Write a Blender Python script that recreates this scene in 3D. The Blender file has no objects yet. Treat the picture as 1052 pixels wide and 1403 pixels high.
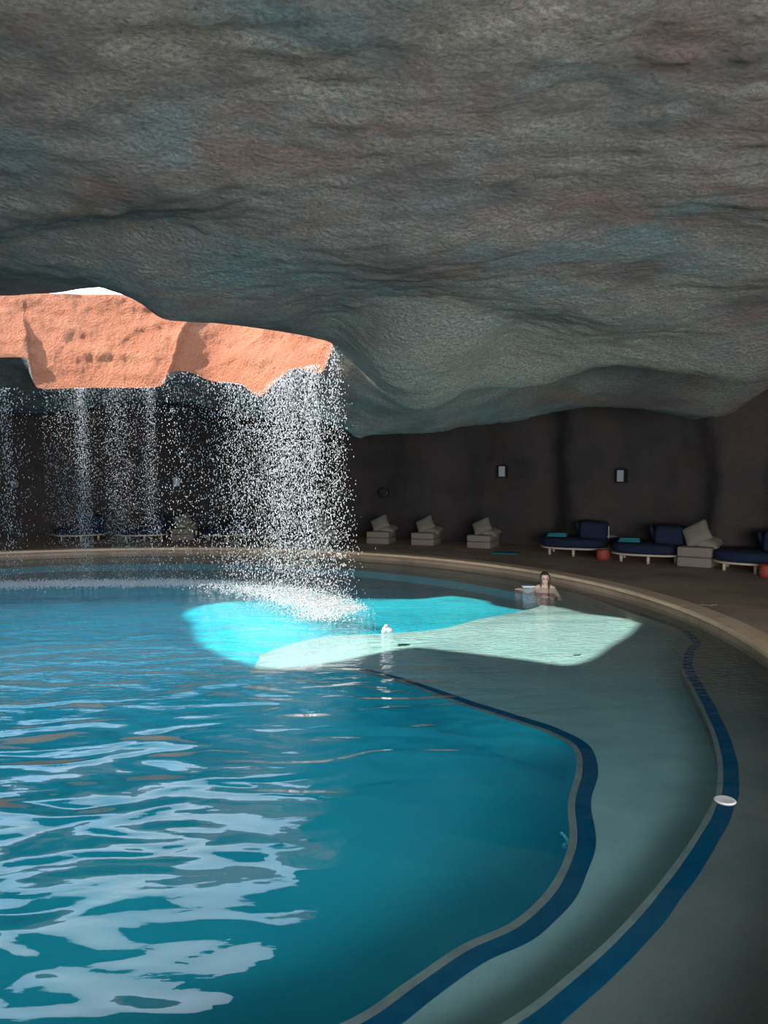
import bpy, bmesh, math, random
import numpy as np
from mathutils import Vector, Matrix, noise
from mathutils.geometry import delaunay_2d_cdt
random.seed(7); RNG = np.random.default_rng(7)
S = bpy.context.scene
COL = S.collection

# ------------------------------------------------------------ camera
FOC, CAMH = 1013.0, 2.1
PITCH = math.atan((701.5 - 648) / FOC)
cam = bpy.data.objects.new('camera', bpy.data.cameras.new('camera')); COL.objects.link(cam)
cam.location = (0, 0, CAMH); cam.rotation_euler = (math.pi / 2 - PITCH, 0, 0)
cam.data.sensor_fit = 'VERTICAL'; cam.data.sensor_height = 36.0
cam.data.lens = 36.0 * FOC / 1403.0
cam.data.clip_end = 500
S.camera = cam

# ------------------------------------------------------------ light
W = bpy.data.worlds.new('sky'); S.world = W; W.use_nodes = True
wn = W.node_tree.nodes; wl = W.node_tree.links
bg = wn['Background']
tc = wn.new('ShaderNodeTexCoord'); cl = wn.new('ShaderNodeTexNoise'); cl.inputs['Scale'].default_value = 2.2
cl.inputs['Detail'].default_value = 5
cr = wn.new('ShaderNodeValToRGB')
cr.color_ramp.elements[0].position = .40; cr.color_ramp.elements[0].color = (.36, .60, .86, 1)
cr.color_ramp.elements[1].position = .72; cr.color_ramp.elements[1].color = (.72, .80, .92, 1)
wl.new(tc.outputs['Generated'], cl.inputs['Vector']); wl.new(cl.outputs['Fac'], cr.inputs['Fac'])
wl.new(cr.outputs['Color'], bg.inputs['Color'])
# added sky glow low over the far side for water reflections, deeper blue overhead
sp = wn.new('ShaderNodeVectorMath'); sp.operation = 'DOT_PRODUCT'; wl.new(tc.outputs['Generated'], sp.inputs[0])
sp.inputs[1].default_value = Vector((-.30, .80, .52)).normalized()
mr = wn.new('ShaderNodeMapRange'); mr.inputs['From Min'].default_value = .72; mr.inputs['From Max'].default_value = .97
mr.inputs['To Min'].default_value = 3.2; mr.inputs['To Max'].default_value = 6.5
wl.new(sp.outputs['Value'], mr.inputs['Value']); wl.new(mr.outputs['Result'], bg.inputs['Strength'])

SUN_DIR = Vector((1.12, 0.10, -1.0))            # the way the sunlight travels
sd = bpy.data.lights.new('sun', 'SUN'); sun = bpy.data.objects.new('sun', sd); COL.objects.link(sun)
sun.rotation_euler = SUN_DIR.to_track_quat('-Z', 'Y').to_euler()
sun.location = (-8, 8, 14)
sd.energy = 14.0; sd.angle = math.radians(1.2); sd.color = (1.0, .93, .84)

# fill lamp added behind the photographer for daylight from an assumed cave opening
md = bpy.data.lights.new('added_mouth_fill', 'AREA'); mouth_fill = bpy.data.objects.new('added_mouth_fill', md)
COL.objects.link(mouth_fill)
md.shape = 'RECTANGLE'; md.size = 7.0; md.size_y = 2.4; md.energy = 1300; md.color = (.97, .99, 1.0)
mouth_fill.location = (2.6, -3.6, 1.6)
mouth_fill.rotation_euler = Vector((-.15, 1.0, -.05)).to_track_quat('-Z', 'Y').to_euler()

S.view_settings.view_transform = 'Standard'; S.view_settings.look = 'None'
S.view_settings.gamma = 1.0; S.view_settings.use_curve_mapping = False
S.view_settings.exposure = 0.35
S.cycles.max_bounces = 10; S.cycles.diffuse_bounces = 6; S.cycles.glossy_bounces = 4
S.cycles.transparent_max_bounces = 24
S.cycles.sample_clamp_indirect = 6.0
S.cycles.caustics_reflective = False; S.cycles.caustics_refractive = False
S.cycles.use_denoising = True

# ------------------------------------------------------------ helpers
def ray(x, y):
    a = (x - 526) / FOC; b = (701.5 - y) / FOC
    return Vector((a, math.cos(PITCH) + b * math.sin(PITCH), -math.sin(PITCH) + b * math.cos(PITCH)))
def at_z(x, y, z):                               # the place on level z seen at x, y
    d = ray(x, y); return Vector((0, 0, CAMH)) + d * ((z - CAMH) / d.z)
def at_y(x, y, Y):                               # the place Y metres ahead seen at x, y
    d = ray(x, y); return Vector((0, 0, CAMH)) + d * (Y / d.y)

def link(name, me, mat=None, parent=None, smooth=False):
    o = bpy.data.objects.new(name, me); COL.objects.link(o)
    if mat: me.materials.append(mat)
    if parent: o.parent = parent
    if smooth: me.shade_smooth()
    return o
def pyd(name, vs, fs, mat=None, parent=None, smooth=False):
    me = bpy.data.meshes.new(name); me.from_pydata([tuple(v) for v in vs], [], fs); me.update()
    return link(name, me, mat, parent, smooth)
def bmo(name, bm, mat=None, parent=None, smooth=False):
    bmesh.ops.recalc_face_normals(bm, faces=bm.faces)
    me = bpy.data.meshes.new(name); bm.to_mesh(me); bm.free()
    return link(name, me, mat, parent, smooth)
def thing(name, label, cat, loc=(0, 0, 0), rz=0, group=None):
    o = bpy.data.objects.new(name, None); COL.objects.link(o); o.location = loc; o.rotation_euler = (0, 0, rz)
    o['label'] = label; o['category'] = cat
    if group: o['group'] = group
    return o
def tag(o, label=None, cat=None, group=None, kind=None):
    if label: o['label'] = label
    if cat: o['category'] = cat
    if group: o['group'] = group
    if kind: o['kind'] = kind
    return o
def dup(root, loc, rz, label):
    r = root.copy(); COL.objects.link(r); r.location = loc; r.rotation_euler = (0, 0, rz); r['label'] = label
    for ch in list(root.children):
        c = ch.copy(); COL.objects.link(c); c.parent = r
        for g in ch.children:
            d = g.copy(); COL.objects.link(d); d.parent = c
    return r
def add_box(bm, c, s, rot=None, bevel=0, seg=2):
    r = bmesh.ops.create_cube(bm, size=1)
    M = Matrix.Translation(c) @ (rot.to_4x4() if rot else Matrix.Identity(4)) @ Matrix.Diagonal((*s, 1))
    bmesh.ops.transform(bm, matrix=M, verts=r['verts'])
    if bevel:
        es = list({e for v in r['verts'] for e in v.link_edges})
        bmesh.ops.bevel(bm, geom=es, offset=bevel, segments=seg, affect='EDGES', profile=.5)
def add_tube(bm, a, b, r, r2=None, n=12):
    a, b = Vector(a), Vector(b); d = b - a
    g = bmesh.ops.create_cone(bm, cap_ends=True, segments=n, radius1=r, radius2=r if r2 is None else r2, depth=d.length)
    bmesh.ops.transform(bm, matrix=Matrix.Translation((a + b) / 2) @ d.to_track_quat('Z', 'Y').to_matrix().to_4x4(), verts=g['verts'])
def lathe(bm, prof, n=32):
    rings = [[bm.verts.new((r * math.cos(2 * math.pi * k / n), r * math.sin(2 * math.pi * k / n), z)) for k in range(n)] for r, z in prof]
    for A, B in zip(rings, rings[1:]):
        for k in range(n): bm.faces.new((A[k], A[(k + 1) % n], B[(k + 1) % n], B[k]))
    bm.faces.new(rings[0]); bm.faces.new(rings[-1])
def cushion(bm, sx, sy, sz, M=Matrix.Identity(4), n=12, pinch=.55):
    # a stuffed square cushion: full middle, thin seam, corners slightly pulled out
    vs = {}
    for side in (1, -1):
        for i in range(n + 1):
            for j in range(n + 1):
                u, v = 2 * i / n - 1, 2 * j / n - 1
                edge = abs(u) >= .999 or abs(v) >= .999
                if edge and side == -1: vs[(side, i, j)] = vs[(1, i, j)]; continue
                f = (1 - abs(u) ** 3.2) * (1 - abs(v) ** 3.2)
                pull = 1 - .07 * (1 - (abs(u * v)))
                p = Vector((u * sx / 2 * pull, v * sy / 2 * pull, side * sz / 2 * f ** pinch if f > 0 else 0))
                vs[(side, i, j)] = bm.verts.new(M @ p)
    for side in (1, -1):
        for i in range(n):
            for j in range(n):
                q = [vs[(side, i, j)], vs[(side, i + 1, j)], vs[(side, i + 1, j + 1)], vs[(side, i, j + 1)]]
                if len(set(q)) >= 3:
                    try: bm.faces.new(q if side == 1 else q[::-1])
                    except ValueError: pass

# ------------------------------------------------------------ materials
def mat(name):
    m = bpy.data.materials.new(name); m.use_nodes = True
    return m, m.node_tree.nodes, m.node_tree.links, m.node_tree.nodes['Principled BSDF']
def plain(name, col, rough=.7, bump=0, bscale=60, var=.12, metal=0):
    m, n, l, p = mat(name)
    t = n.new('ShaderNodeTexCoord'); nz = n.new('ShaderNodeTexNoise'); nz.inputs['Scale'].default_value = bscale; nz.inputs['Detail'].default_value = 4
    l.new(t.outputs['Object'], nz.inputs['Vector'])
    mx = n.new('ShaderNodeMix'); mx.data_type = 'RGBA'
    mx.inputs['A'].default_value = (*[c * (1 - var) for c in col], 1); mx.inputs['B'].default_value = (*[min(1, c * (1 + var)) for c in col], 1)
    l.new(nz.outputs['Fac'], mx.inputs['Factor']); l.new(mx.outputs['Result'], p.inputs['Base Color'])
    p.inputs['Roughness'].default_value = rough; p.inputs['Metallic'].default_value = metal
    if bump:
        b = n.new('ShaderNodeBump'); b.inputs['Strength'].default_value = bump; b.inputs['Distance'].default_value = .01
        l.new(nz.outputs['Fac'], b.inputs['Height']); l.new(b.outputs['Normal'], p.inputs['Normal'])
    return m
def nmix(n, l, a, b, fac):
    mx = n.new('ShaderNodeMix'); mx.data_type = 'RGBA'
    for k, v in (('A', a), ('B', b)):
        if isinstance(v, tuple): mx.inputs[k].default_value = (*v, 1)
        else: l.new(v, mx.inputs[k])
    if isinstance(fac, (int, float)): mx.inputs['Factor'].default_value = fac
    else: l.new(fac, mx.inputs['Factor'])
    return mx.outputs['Result']
def nnoise(n, l, vec, scale, detail=4, rough=.5, lo=None, hi=None, dist=0, stretch=None, rotz=0, off=0):
    src = vec
    if stretch or off:
        mp = n.new('ShaderNodeMapping'); mp.inputs['Scale'].default_value = stretch or (1, 1, 1)
        mp.inputs['Rotation'].default_value = (0, 0, rotz); mp.inputs['Location'].default_value = (off, off * .7, off * .3)
        l.new(vec, mp.inputs['Vector']); src = mp.outputs['Vector']
    t = n.new('ShaderNodeTexNoise'); t.inputs['Scale'].default_value = scale; t.inputs['Detail'].default_value = detail
    t.inputs['Roughness'].default_value = rough; t.inputs['Distortion'].default_value = dist
    l.new(src, t.inputs['Vector'])
    if lo is None: return t.outputs['Fac']
    r = n.new('ShaderNodeMapRange'); r.inputs['From Min'].default_value = lo; r.inputs['From Max'].default_value = hi
    l.new(t.outputs['Fac'], r.inputs['Value']); return r.outputs['Result']
def nmath(n, l, op, a, b=0.0, clamp=False):
    m = n.new('ShaderNodeMath'); m.operation = op; m.use_clamp = clamp
    for k, v in ((0, a), (1, b)):
        if isinstance(v, (int, float)): m.inputs[k].default_value = v
        else: l.new(v, m.inputs[k])
    return m.outputs[0]

def rock(name, base, dark, teal, red, light, bump=1.0, teal_amt=1.0, pale=None):
    m, n, l, p = mat(name)
    o = n.new('ShaderNodeTexCoord').outputs['Object']
    c = nmix(n, l, base, dark, nnoise(n, l, o, .9, 5, .6, .42, .66, stretch=(1, 1.25, 1.2), rotz=.9))
    c = nmix(n, l, c, light, nmath(n, l, 'MULTIPLY', nnoise(n, l, o, 1.6, 5, .6, .50, .75, stretch=(.9, 1.4, 1), rotz=.9, off=4), .6))
    c = nmix(n, l, c, teal, nmath(n, l, 'MULTIPLY', nnoise(n, l, o, .75, 4, .55, .50, .68, stretch=(.9, 1.1, 1), rotz=.7, off=9), teal_amt * .85))
    c = nmix(n, l, c, red, nmath(n, l, 'MULTIPLY', nnoise(n, l, o, .95, 4, .55, .51, .68, stretch=(1, 1.2, 1), rotz=.8, off=17), .7))
    if pale:                                      # paler plaster with ragged borders; bounce light on the lip partly painted in
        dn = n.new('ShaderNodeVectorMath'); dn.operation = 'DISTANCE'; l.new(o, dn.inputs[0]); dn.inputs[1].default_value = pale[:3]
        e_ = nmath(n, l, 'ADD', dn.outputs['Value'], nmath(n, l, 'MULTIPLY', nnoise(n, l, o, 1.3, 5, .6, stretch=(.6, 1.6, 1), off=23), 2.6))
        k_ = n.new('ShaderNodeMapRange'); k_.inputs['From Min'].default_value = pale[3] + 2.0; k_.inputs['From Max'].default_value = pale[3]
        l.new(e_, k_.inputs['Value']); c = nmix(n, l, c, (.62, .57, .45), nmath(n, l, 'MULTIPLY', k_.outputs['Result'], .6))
    spk = nnoise(n, l, o, 34, 6, .8, .40, .60)
    c = nmix(n, l, dark, c, nmath(n, l, 'ADD', nmath(n, l, 'MULTIPLY', spk, .8), .2))
    l.new(c, p.inputs['Base Color']); p.inputs['Roughness'].default_value = .92
    p.inputs['Specular IOR Level'].default_value = .25
    vo = n.new('ShaderNodeTexVoronoi'); vo.inputs['Scale'].default_value = 24; vo.feature = 'SMOOTH_F1'
    l.new(o, vo.inputs['Vector'])
    h = nmath(n, l, 'ADD', nmath(n, l, 'MULTIPLY', nnoise(n, l, o, 11, 9, .80, dist=0), 1.2), nmath(n, l, 'MULTIPLY', vo.outputs['Distance'], .7))
    h = nmath(n, l, 'ADD', h, nmath(n, l, 'MULTIPLY', nnoise(n, l, o, 45, 4, .7), .3))
    b = n.new('ShaderNodeBump'); b.inputs['Strength'].default_value = bump; b.inputs['Distance'].default_value = .20
    l.new(h, b.inputs['Height']); l.new(b.outputs['Normal'], p.inputs['Normal'])
    return m
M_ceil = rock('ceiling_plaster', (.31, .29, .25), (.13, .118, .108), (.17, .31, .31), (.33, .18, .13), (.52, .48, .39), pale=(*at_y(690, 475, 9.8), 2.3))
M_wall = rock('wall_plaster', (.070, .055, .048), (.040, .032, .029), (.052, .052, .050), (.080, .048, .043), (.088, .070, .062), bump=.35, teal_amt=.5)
M_shaft = rock('terracotta_plaster', (.35, .13, .068), (.28, .095, .045), (.37, .18, .10), (.33, .10, .047), (.46, .24, .12), bump=.75)

def deckmat():
    m, n, l, p = mat('deck_concrete')
    o = n.new('ShaderNodeTexCoord').outputs['Object']
    c = nmix(n, l, (.42, .29, .19), (.30, .20, .135), nnoise(n, l, o, .9, 5, .6, .42, .62))
    c = nmix(n, l, c, (.18, .11, .08), nmath(n, l, 'MULTIPLY', nnoise(n, l, o, 2.4, 4, .6, .60, .70, stretch=(.5, 1.8, 1), rotz=-.6), .6))
    l.new(c, p.inputs['Base Color']); p.inputs['Roughness'].default_value = .6
    b = n.new('ShaderNodeBump'); b.inputs['Strength'].default_value = .25; b.inputs['Distance'].default_value = .01
    l.new(nnoise(n, l, o, 30, 5, .6), b.inputs['Height']); l.new(b.outputs['Normal'], p.inputs['Normal'])
    return m
M_deck = deckmat()
def copemat():
    m, n, l, p = mat('tan_stone')
    o = n.new('ShaderNodeTexCoord').outputs['Object']
    c = nmix(n, l, (.74, .50, .31), (.60, .37, .22), nnoise(n, l, o, 3.0, 6, .65, .4, .65))
    c = nmix(n, l, c, (.72, .54, .36), nnoise(n, l, o, 12, 5, .65, .5, .72))
    l.new(c, p.inputs['Base Color']); p.inputs['Roughness'].default_value = .6
    b = n.new('ShaderNodeBump'); b.inputs['Strength'].default_value = .5; b.inputs['Distance'].default_value = .01
    l.new(nnoise(n, l, o, 40, 5, .6), b.inputs['Height']); l.new(b.outputs['Normal'], p.inputs['Normal'])
    return m
M_cope = copemat()
def floormat(name, a, b_, c_, scale=1.2):
    m, n, l, p = mat(name)
    o = n.new('ShaderNodeTexCoord').outputs['Object']
    c = nmix(n, l, a, b_, nnoise(n, l, o, scale, 6, .6, .38, .65))
    c = nmix(n, l, c, c_, nmath(n, l, 'MULTIPLY', nnoise(n, l, o, 38, 4, .75, .58, .72), .55))
    l.new(c, p.inputs['Base Color']); p.inputs['Roughness'].default_value = .7; p.inputs['Specular IOR Level'].default_value = 0
    return m
M_outer = floormat('grey_brown_pool_plaster', (.165, .155, .14), (.12, .125, .118), (.07, .075, .072))
M_mid = floormat('pale_green_pool_plaster', (.225, .315, .305), (.175, .255, .26), (.11, .17, .18))
M_basin = floormat('turquoise_pool_plaster', (.017, .32, .40), (.013, .275, .36), (.010, .22, .30))
M_band = floormat('blue_mosaic', (.004, .065, .125), (.003, .05, .10), (.01, .10, .17), 6)
M_nose = floormat('grey_nosing', (.17, .19, .18), (.13, .14, .14), (.09, .10, .10), 6)

def watermat():
    m, n, l, p = mat('pool_water'); n.remove(p)
    o = n.new('ShaderNodeTexCoord').outputs['Object']
    out = n['Material Output']
    # how restless the water is: strong near the falls, calm at the near right
    sep = n.new('ShaderNodeSeparateXYZ'); l.new(o, sep.inputs[0])
    def dist_to(x, y, r0, r1):
        c = n.new('ShaderNodeVectorMath'); c.operation = 'DISTANCE'; l.new(o, c.inputs[0]); c.inputs[1].default_value = (x, y, 0)
        mr = n.new('ShaderNodeMapRange'); mr.interpolation_type = 'SMOOTHSTEP'
        mr.inputs['From Min'].default_value = r0; mr.inputs['From Max'].default_value = r1
        mr.inputs['To Min'].default_value = 1; mr.inputs['To Max'].default_value = 0
        l.new(c.outputs['Value'], mr.inputs['Value']); return mr.outputs['Result']
    big = nnoise(n, l, o, 2.0, 1, .35, dist=.7, stretch=(.62, 1.25, 1), rotz=-.35)
    mid = nnoise(n, l, o, 4.2, 2, .5, dist=.3, stretch=(.6, 1.4, 1), rotz=-.3)
    fine = nnoise(n, l, o, 13, 3, .5, dist=.4, stretch=(.7, 1.4, 1), rotz=-.15)
    vf = nnoise(n, l, o, 34, 3, .6)
    left = dist_to(-5.5, 6.5, 3.2, 8.5); fall = dist_to(-3.5, 14.5, 1.5, 8.0); near = dist_to(1.2, 3.2, 1.0, 3.2)
    calm = nmath(n, l, 'SUBTRACT', 1.0, nmath(n, l, 'MULTIPLY', near, .85))
    far = dist_to(0, 0, 6.0, 9.5)
    h = nmath(n, l, 'MULTIPLY', big, nmath(n, l, 'ADD', .08, nmath(n, l, 'MULTIPLY', left, .75)))
    h = nmath(n, l, 'ADD', h, nmath(n, l, 'MULTIPLY', mid, nmath(n, l, 'ADD', .035, nmath(n, l, 'MULTIPLY', left, .015))))
    h = nmath(n, l, 'ADD', h, nmath(n, l, 'MULTIPLY', fine, nmath(n, l, 'ADD', .006, nmath(n, l, 'MULTIPLY', nmath(n, l, 'SUBTRACT', 1.0, far), .18))))
    h = nmath(n, l, 'ADD', h, nmath(n, l, 'MULTIPLY', vf, nmath(n, l, 'MULTIPLY', fall, .07)))
    h = nmath(n, l, 'MULTIPLY', h, calm)
    b = n.new('ShaderNodeBump'); b.inputs['Strength'].default_value = 1.0; b.inputs['Distance'].default_value = .16
    l.new(h, b.inputs['Height'])
    geo = n.new('ShaderNodeNewGeometry'); dt = n.new('ShaderNodeVectorMath'); dt.operation = 'DOT_PRODUCT'
    l.new(geo.outputs['Incoming'], dt.inputs[0]); l.new(b.outputs['Normal'], dt.inputs[1])
    cs = nmath(n, l, 'ABSOLUTE', dt.outputs['Value'])   # Schlick's reflectance of water, the same from above and below
    fk = nmath(n, l, 'ADD', .02, nmath(n, l, 'MULTIPLY', .98, nmath(n, l, 'POWER', nmath(n, l, 'SUBTRACT', 1.0, cs, True), 5.0)))
    gl = n.new('ShaderNodeBsdfGlossy'); gl.inputs['Roughness'].default_value = .0; l.new(b.outputs['Normal'], gl.inputs['Normal'])
    tr = n.new('ShaderNodeBsdfTransparent'); tr.inputs['Color'].default_value = (.86, .97, .96, 1)
    ms = n.new('ShaderNodeMixShader'); l.new(fk, ms.inputs[0]); l.new(tr.outputs[0], ms.inputs[1]); l.new(gl.outputs[0], ms.inputs[2])
    l.new(ms.outputs[0], out.inputs['Surface'])
    return m
M_water = watermat()
def dropmat(name, white):
    m, n, l, p = mat(name)
    p.inputs['Base Color'].default_value = (white, white, white, 1); p.inputs['Roughness'].default_value = .15
    p.inputs['Specular IOR Level'].default_value = .8
    tl = n.new('ShaderNodeBsdfTranslucent'); tl.inputs['Color'].default_value = (white, white, white, 1)
    ms = n.new('ShaderNodeMixShader'); ms.inputs[0].default_value = .5
    l.new(p.outputs[0], ms.inputs[1]); l.new(tl.outputs[0], ms.inputs[2]); l.new(ms.outputs[0], n['Material Output'].inputs['Surface'])
    return m
M_drop = dropmat('water_drops', .65); M_foam = dropmat('white_foam', .68)
M_navy = plain('navy_canvas', (.002, .006, .026), .9, .3, 90)
M_cream = plain('cream_canvas', (.20, .155, .12), .9, .3, 80)
M_pillow = plain('beige_canvas', (.185, .16, .115), .9, .3, 80)
M_wood = plain('pale_teak', (.42, .33, .24), .6, .2, 30, .2)
M_teal = plain('teal_towelling', (.012, .16, .18), .95, .5, 120)
M_white = plain('white_metal', (.55, .52, .50), .4)
M_terra = plain('terracotta_red', (.26, .035, .014), .7, .2, 30)
M_black = plain('black_metal', (.012, .012, .013), .5)
M_pane = plain('frosted_pane', (.42, .42, .42), .4)
M_board = plain('white_foam_board', (.85, .87, .87), .5)
M_grey = plain('pale_plastic', (.50, .47, .43), .5)
M_skin = plain('skin', (.84, .50, .38), .5, 0, 20, .06)
M_hair = plain('dark_hair', (.045, .022, .015), .5, .5, 90, .3)
M_suit = plain('dark_swimsuit', (.03, .03, .04), .6)
M_eye = plain('dark_eye', (.02, .015, .012), .2)
M_lip = plain('lip', (.50, .16, .13), .5)

# ------------------------------------------------------------ pool plan
PC = Vector((-5.25, 9.82)); TCAM = math.atan2(-9.82, 5.25)
def pool_r(t):
    d = abs((t - TCAM + math.pi) % (2 * math.pi) - math.pi)
    return 9.5 + .72 * math.exp(-(d / .55) ** 2) + .12 * math.sin(2 * t + 1.1)
def circ(dr=0.0, n=360, z=None):
    out = []
    for k in range(n):
        t = 2 * math.pi * k / n; r = pool_r(t) + dr
        out.append((PC.x + r * math.cos(t), PC.y + r * math.sin(t)))
    return out
def catmull(P, n=10, closed=True):
    P = [Vector(p) for p in P]; N = len(P); out = []
    rng = range(N) if closed else range(N - 1)
    for i in rng:
        g = lambda k: P[k % N] if closed else P[min(max(k, 0), N - 1)]
        p0, p1, p2, p3 = g(i - 1), g(i), g(i + 1), g(i + 2)
        for j in range(n):
            t = j / n
            out.append(.5 * ((2 * p1) + (-p0 + p2) * t + (2 * p0 - 5 * p1 + 4 * p2 - p3) * t * t + (-p0 + 3 * p1 - 3 * p2 + p3) * t ** 3))
    if not closed: out.append(P[-1])
    return out
Z_OUT, Z_MID, Z_BAS = -.07, -.17, -.52
def pol(deg, r): t = math.radians(deg); return Vector((PC.x + r * math.cos(t), PC.y + r * math.sin(t)))
# inner edge of the outermost shelf (its blue band lies outside this line)
outer_px = [(690, 1403), (775, 1340), (852, 1270), (920, 1190), (966, 1120), (984, 1070), (976, 1010), (952, 955), (932, 915),
            (934, 893), (944, 880), (930, 864), (890, 849), (840, 832), (806, 816), (788, 806), (765, 797), (720, 789), (650, 780), (560, 771), (480, 765.5), (380, 762.5), (250, 761), (120, 763), (0, 768)]
outer_l = [at_z(x, y, Z_OUT).xy for x, y in outer_px]
outer_l += [pol(a, 9.1) for a in (138, 148, 158, 168, 178, 188, 198, 208, 218, 228, 238, 248, 258, 267, 275, 283)] + [pol(290, 9.05), pol(296, 9.0), pol(301, 9.0), pol(305.5, 9.0)]
# the deep basin
basin_px = [(470, 1403), (560, 1345), (632, 1297), (706, 1262), (756, 1212), (780, 1155), (779, 1100), (790, 1055), (784, 1024), (750, 1004),
            (700, 987), (620, 961), (540, 931), (455, 909), (375, 897), (292, 893), (340, 879), (430, 866), (530, 866), (600, 862), (650, 850),
            (700, 840), (738, 831), (752, 820), (748, 808), (715, 797), (660, 791), (600, 787), (500, 779), (380, 773), (250, 771), (120, 772), (0, 777)]
basin_l = [at_z(x, y, Z_MID).xy for x, y in basin_px]
basin_l += [pol(a, 8.0) for a in (142, 154, 166, 178, 190, 202, 214, 226, 238, 248, 258)] + [pol(268, 8.1), pol(277, 8.2), pol(285, 8.3), pol(292, 8.35), pol(298, 8.4), pol(303, 8.45)]
def clamp_r(L, m):                                # keep a line m metres inside the pool edge
    out = []
    for p in L:
        d = Vector(p) - PC; R_ = pool_r(math.atan2(d.y, d.x)) - m
        out.append(PC + d * min(1, R_ / d.length))
    return out
outer_l = catmull(clamp_r(outer_l, .32), 8); basin_l = catmull(clamp_r(basin_l, .85), 8)

TIP = at_z(292, 893, -.17).xy
def drop(v):                                     # the tongue of the shelf slopes down to its tip
    return .30 * math.exp(-((v - TIP).length / 1.5) ** 2)
def ring_region(name, outer, inner, z, zlow, m, m_riser=None):
    n0 = len(outer); n1 = len(inner)
    vs = [Vector(p) for p in outer] + [Vector(p) for p in inner]
    es = [(k, (k + 1) % n0) for k in range(n0)] + [(n0 + k, n0 + (k + 1) % n1) for k in range(n1)]
    rv, re, rf, ov, oe, of = delaunay_2d_cdt(vs, es, [], 0, 1e-5)
    inn = [tuple(p) for p in inner]
    A = np.array(inn); B = np.roll(A, -1, 0)
    O = np.array([tuple(p) for p in outer]); OB = np.roll(O, -1, 0)
    def inside(c, A, B):
        cond = (A[:, 1] > c[1]) != (B[:, 1] > c[1])
        xs = A[:, 0] + (c[1] - A[:, 1]) / np.where(B[:, 1] == A[:, 1], 1e-9, B[:, 1] - A[:, 1]) * (B[:, 0] - A[:, 0])
        return int((cond & (c[0] < xs)).sum()) % 2 == 1
    fs = []
    for f in rf:
        c = sum((rv[i] for i in f), Vector((0, 0))) / len(f)
        if inside(c, O, OB) and not inside(c, A, B): fs.append(list(f) if (rv[f[1]] - rv[f[0]]).cross(rv[f[2]] - rv[f[0]]) > 0 else list(f)[::-1])
    V = [(v.x, v.y, z - drop(v)) for v in rv]
    ntop = len(fs); b0 = len(V)
    V += [(p[0], p[1], z - drop(Vector(p))) for p in inn] + [(p[0], p[1], zlow) for p in inn]
    fs += [[b0 + k, b0 + (k + 1) % n1, b0 + n1 + (k + 1) % n1, b0 + n1 + k] for k in range(n1)]
    o = pyd(name, V, fs, m)
    if m_riser:
        o.data.materials.append(m_riser)
        for k, pg in enumerate(o.data.polygons):
            if k >= ntop: pg.material_index = 1
    return o
def ribbon(name, line, w0, w1, z, m, parent=None, closed=True, h=.004):
    # a strip lying from w0 to w1 outside a line, with a little thickness
    N = len(line); V = []; F = []; w1_ = w1
    L = [Vector(p) for p in line]
    area = 1 if not closed else sum(L[k].x * L[(k + 1) % N].y - L[(k + 1) % N].x * L[k].y for k in range(N))
    sg = 1 if area > 0 else -1
    for k in range(N):
        t = (L[(k + 1) % N] - L[k - 1]).normalized() if closed else (L[min(k + 1, N - 1)] - L[max(k - 1, 0)]).normalized()
        if not closed: w1 = w1_ * min(1, .25 + (N - 1 - k) / 18)
        nrm = Vector((t.y, -t.x)) * sg
        a = L[k] + nrm * w0; b = L[k] + nrm * (w1 + .012 * noise.noise(Vector((L[k].x * 3, L[k].y * 3, 0))))
        V += [(a.x, a.y, z - .002), (a.x, a.y, z + h), (b.x, b.y, z + h), (b.x, b.y, z - .002)]
    for k in range(N if closed else N - 1):
        a = 4 * k; b = 4 * ((k + 1) % N)
        for i in range(3): F.append((a + i, b + i, b + i + 1, a + i + 1))
    return pyd(name, V, F, m, parent)
pool_line = circ()
bm = bmesh.new(); bm.faces.new([bm.verts.new((x, y, 0)) for x, y in circ(-.3)])
bmesh.ops.bisect_plane(bm, geom=bm.verts[:] + bm.edges[:] + bm.faces[:], plane_co=(0, 8, 0), plane_no=(0, 1, 0))
bmesh.ops.bisect_plane(bm, geom=bm.verts[:] + bm.edges[:] + bm.faces[:], plane_co=(0, 11, 0), plane_no=(0, 1, 0))
for v in bm.verts: v.co.z = Z_BAS + .20 * min(1, max(0, (v.co.y - 8) / 3))
fb = bmo('floor_pool_basin', bm, M_basin); fb['kind'] = 'structure'
if fb.data.polygons[0].normal.z < 0: fb.data.flip_normals()
o = ring_region('floor_pool_shelf', circ(.02), basin_l, Z_MID, Z_BAS, M_mid, M_basin); o['kind'] = 'structure'
o = ring_region('floor_pool_beach', circ(.03), outer_l, Z_OUT, Z_MID, M_outer); o['kind'] = 'structure'
o = ribbon('trim_outer_mosaic', outer_l, .035, .135, Z_OUT, M_band); o['kind'] = 'structure'
o = ribbon('trim_outer_nosing', outer_l, -.004, .033, Z_OUT, M_nose); o['kind'] = 'structure'
edge_l = basin_l[-13 * 8:] + basin_l[:13 * 8]
o = ribbon('trim_inner_mosaic', edge_l, .045, .15, Z_MID, M_band, closed=False); o['kind'] = 'structure'
o = ribbon('trim_inner_nosing', edge_l, -.004, .043, Z_MID, M_nose, closed=False); o['kind'] = 'structure'
bm = bmesh.new(); bm.faces.new([bm.verts.new((x, y, 0)) for x, y in circ(.0)])
wt = bmo('pool_water', bm, M_water)
if wt.data.polygons[0].normal.z < 0: wt.data.flip_normals()
tag(wt, 'rippling turquoise pool water filling the cave from the near edge to the curved rim', 'water', kind='stuff')

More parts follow.
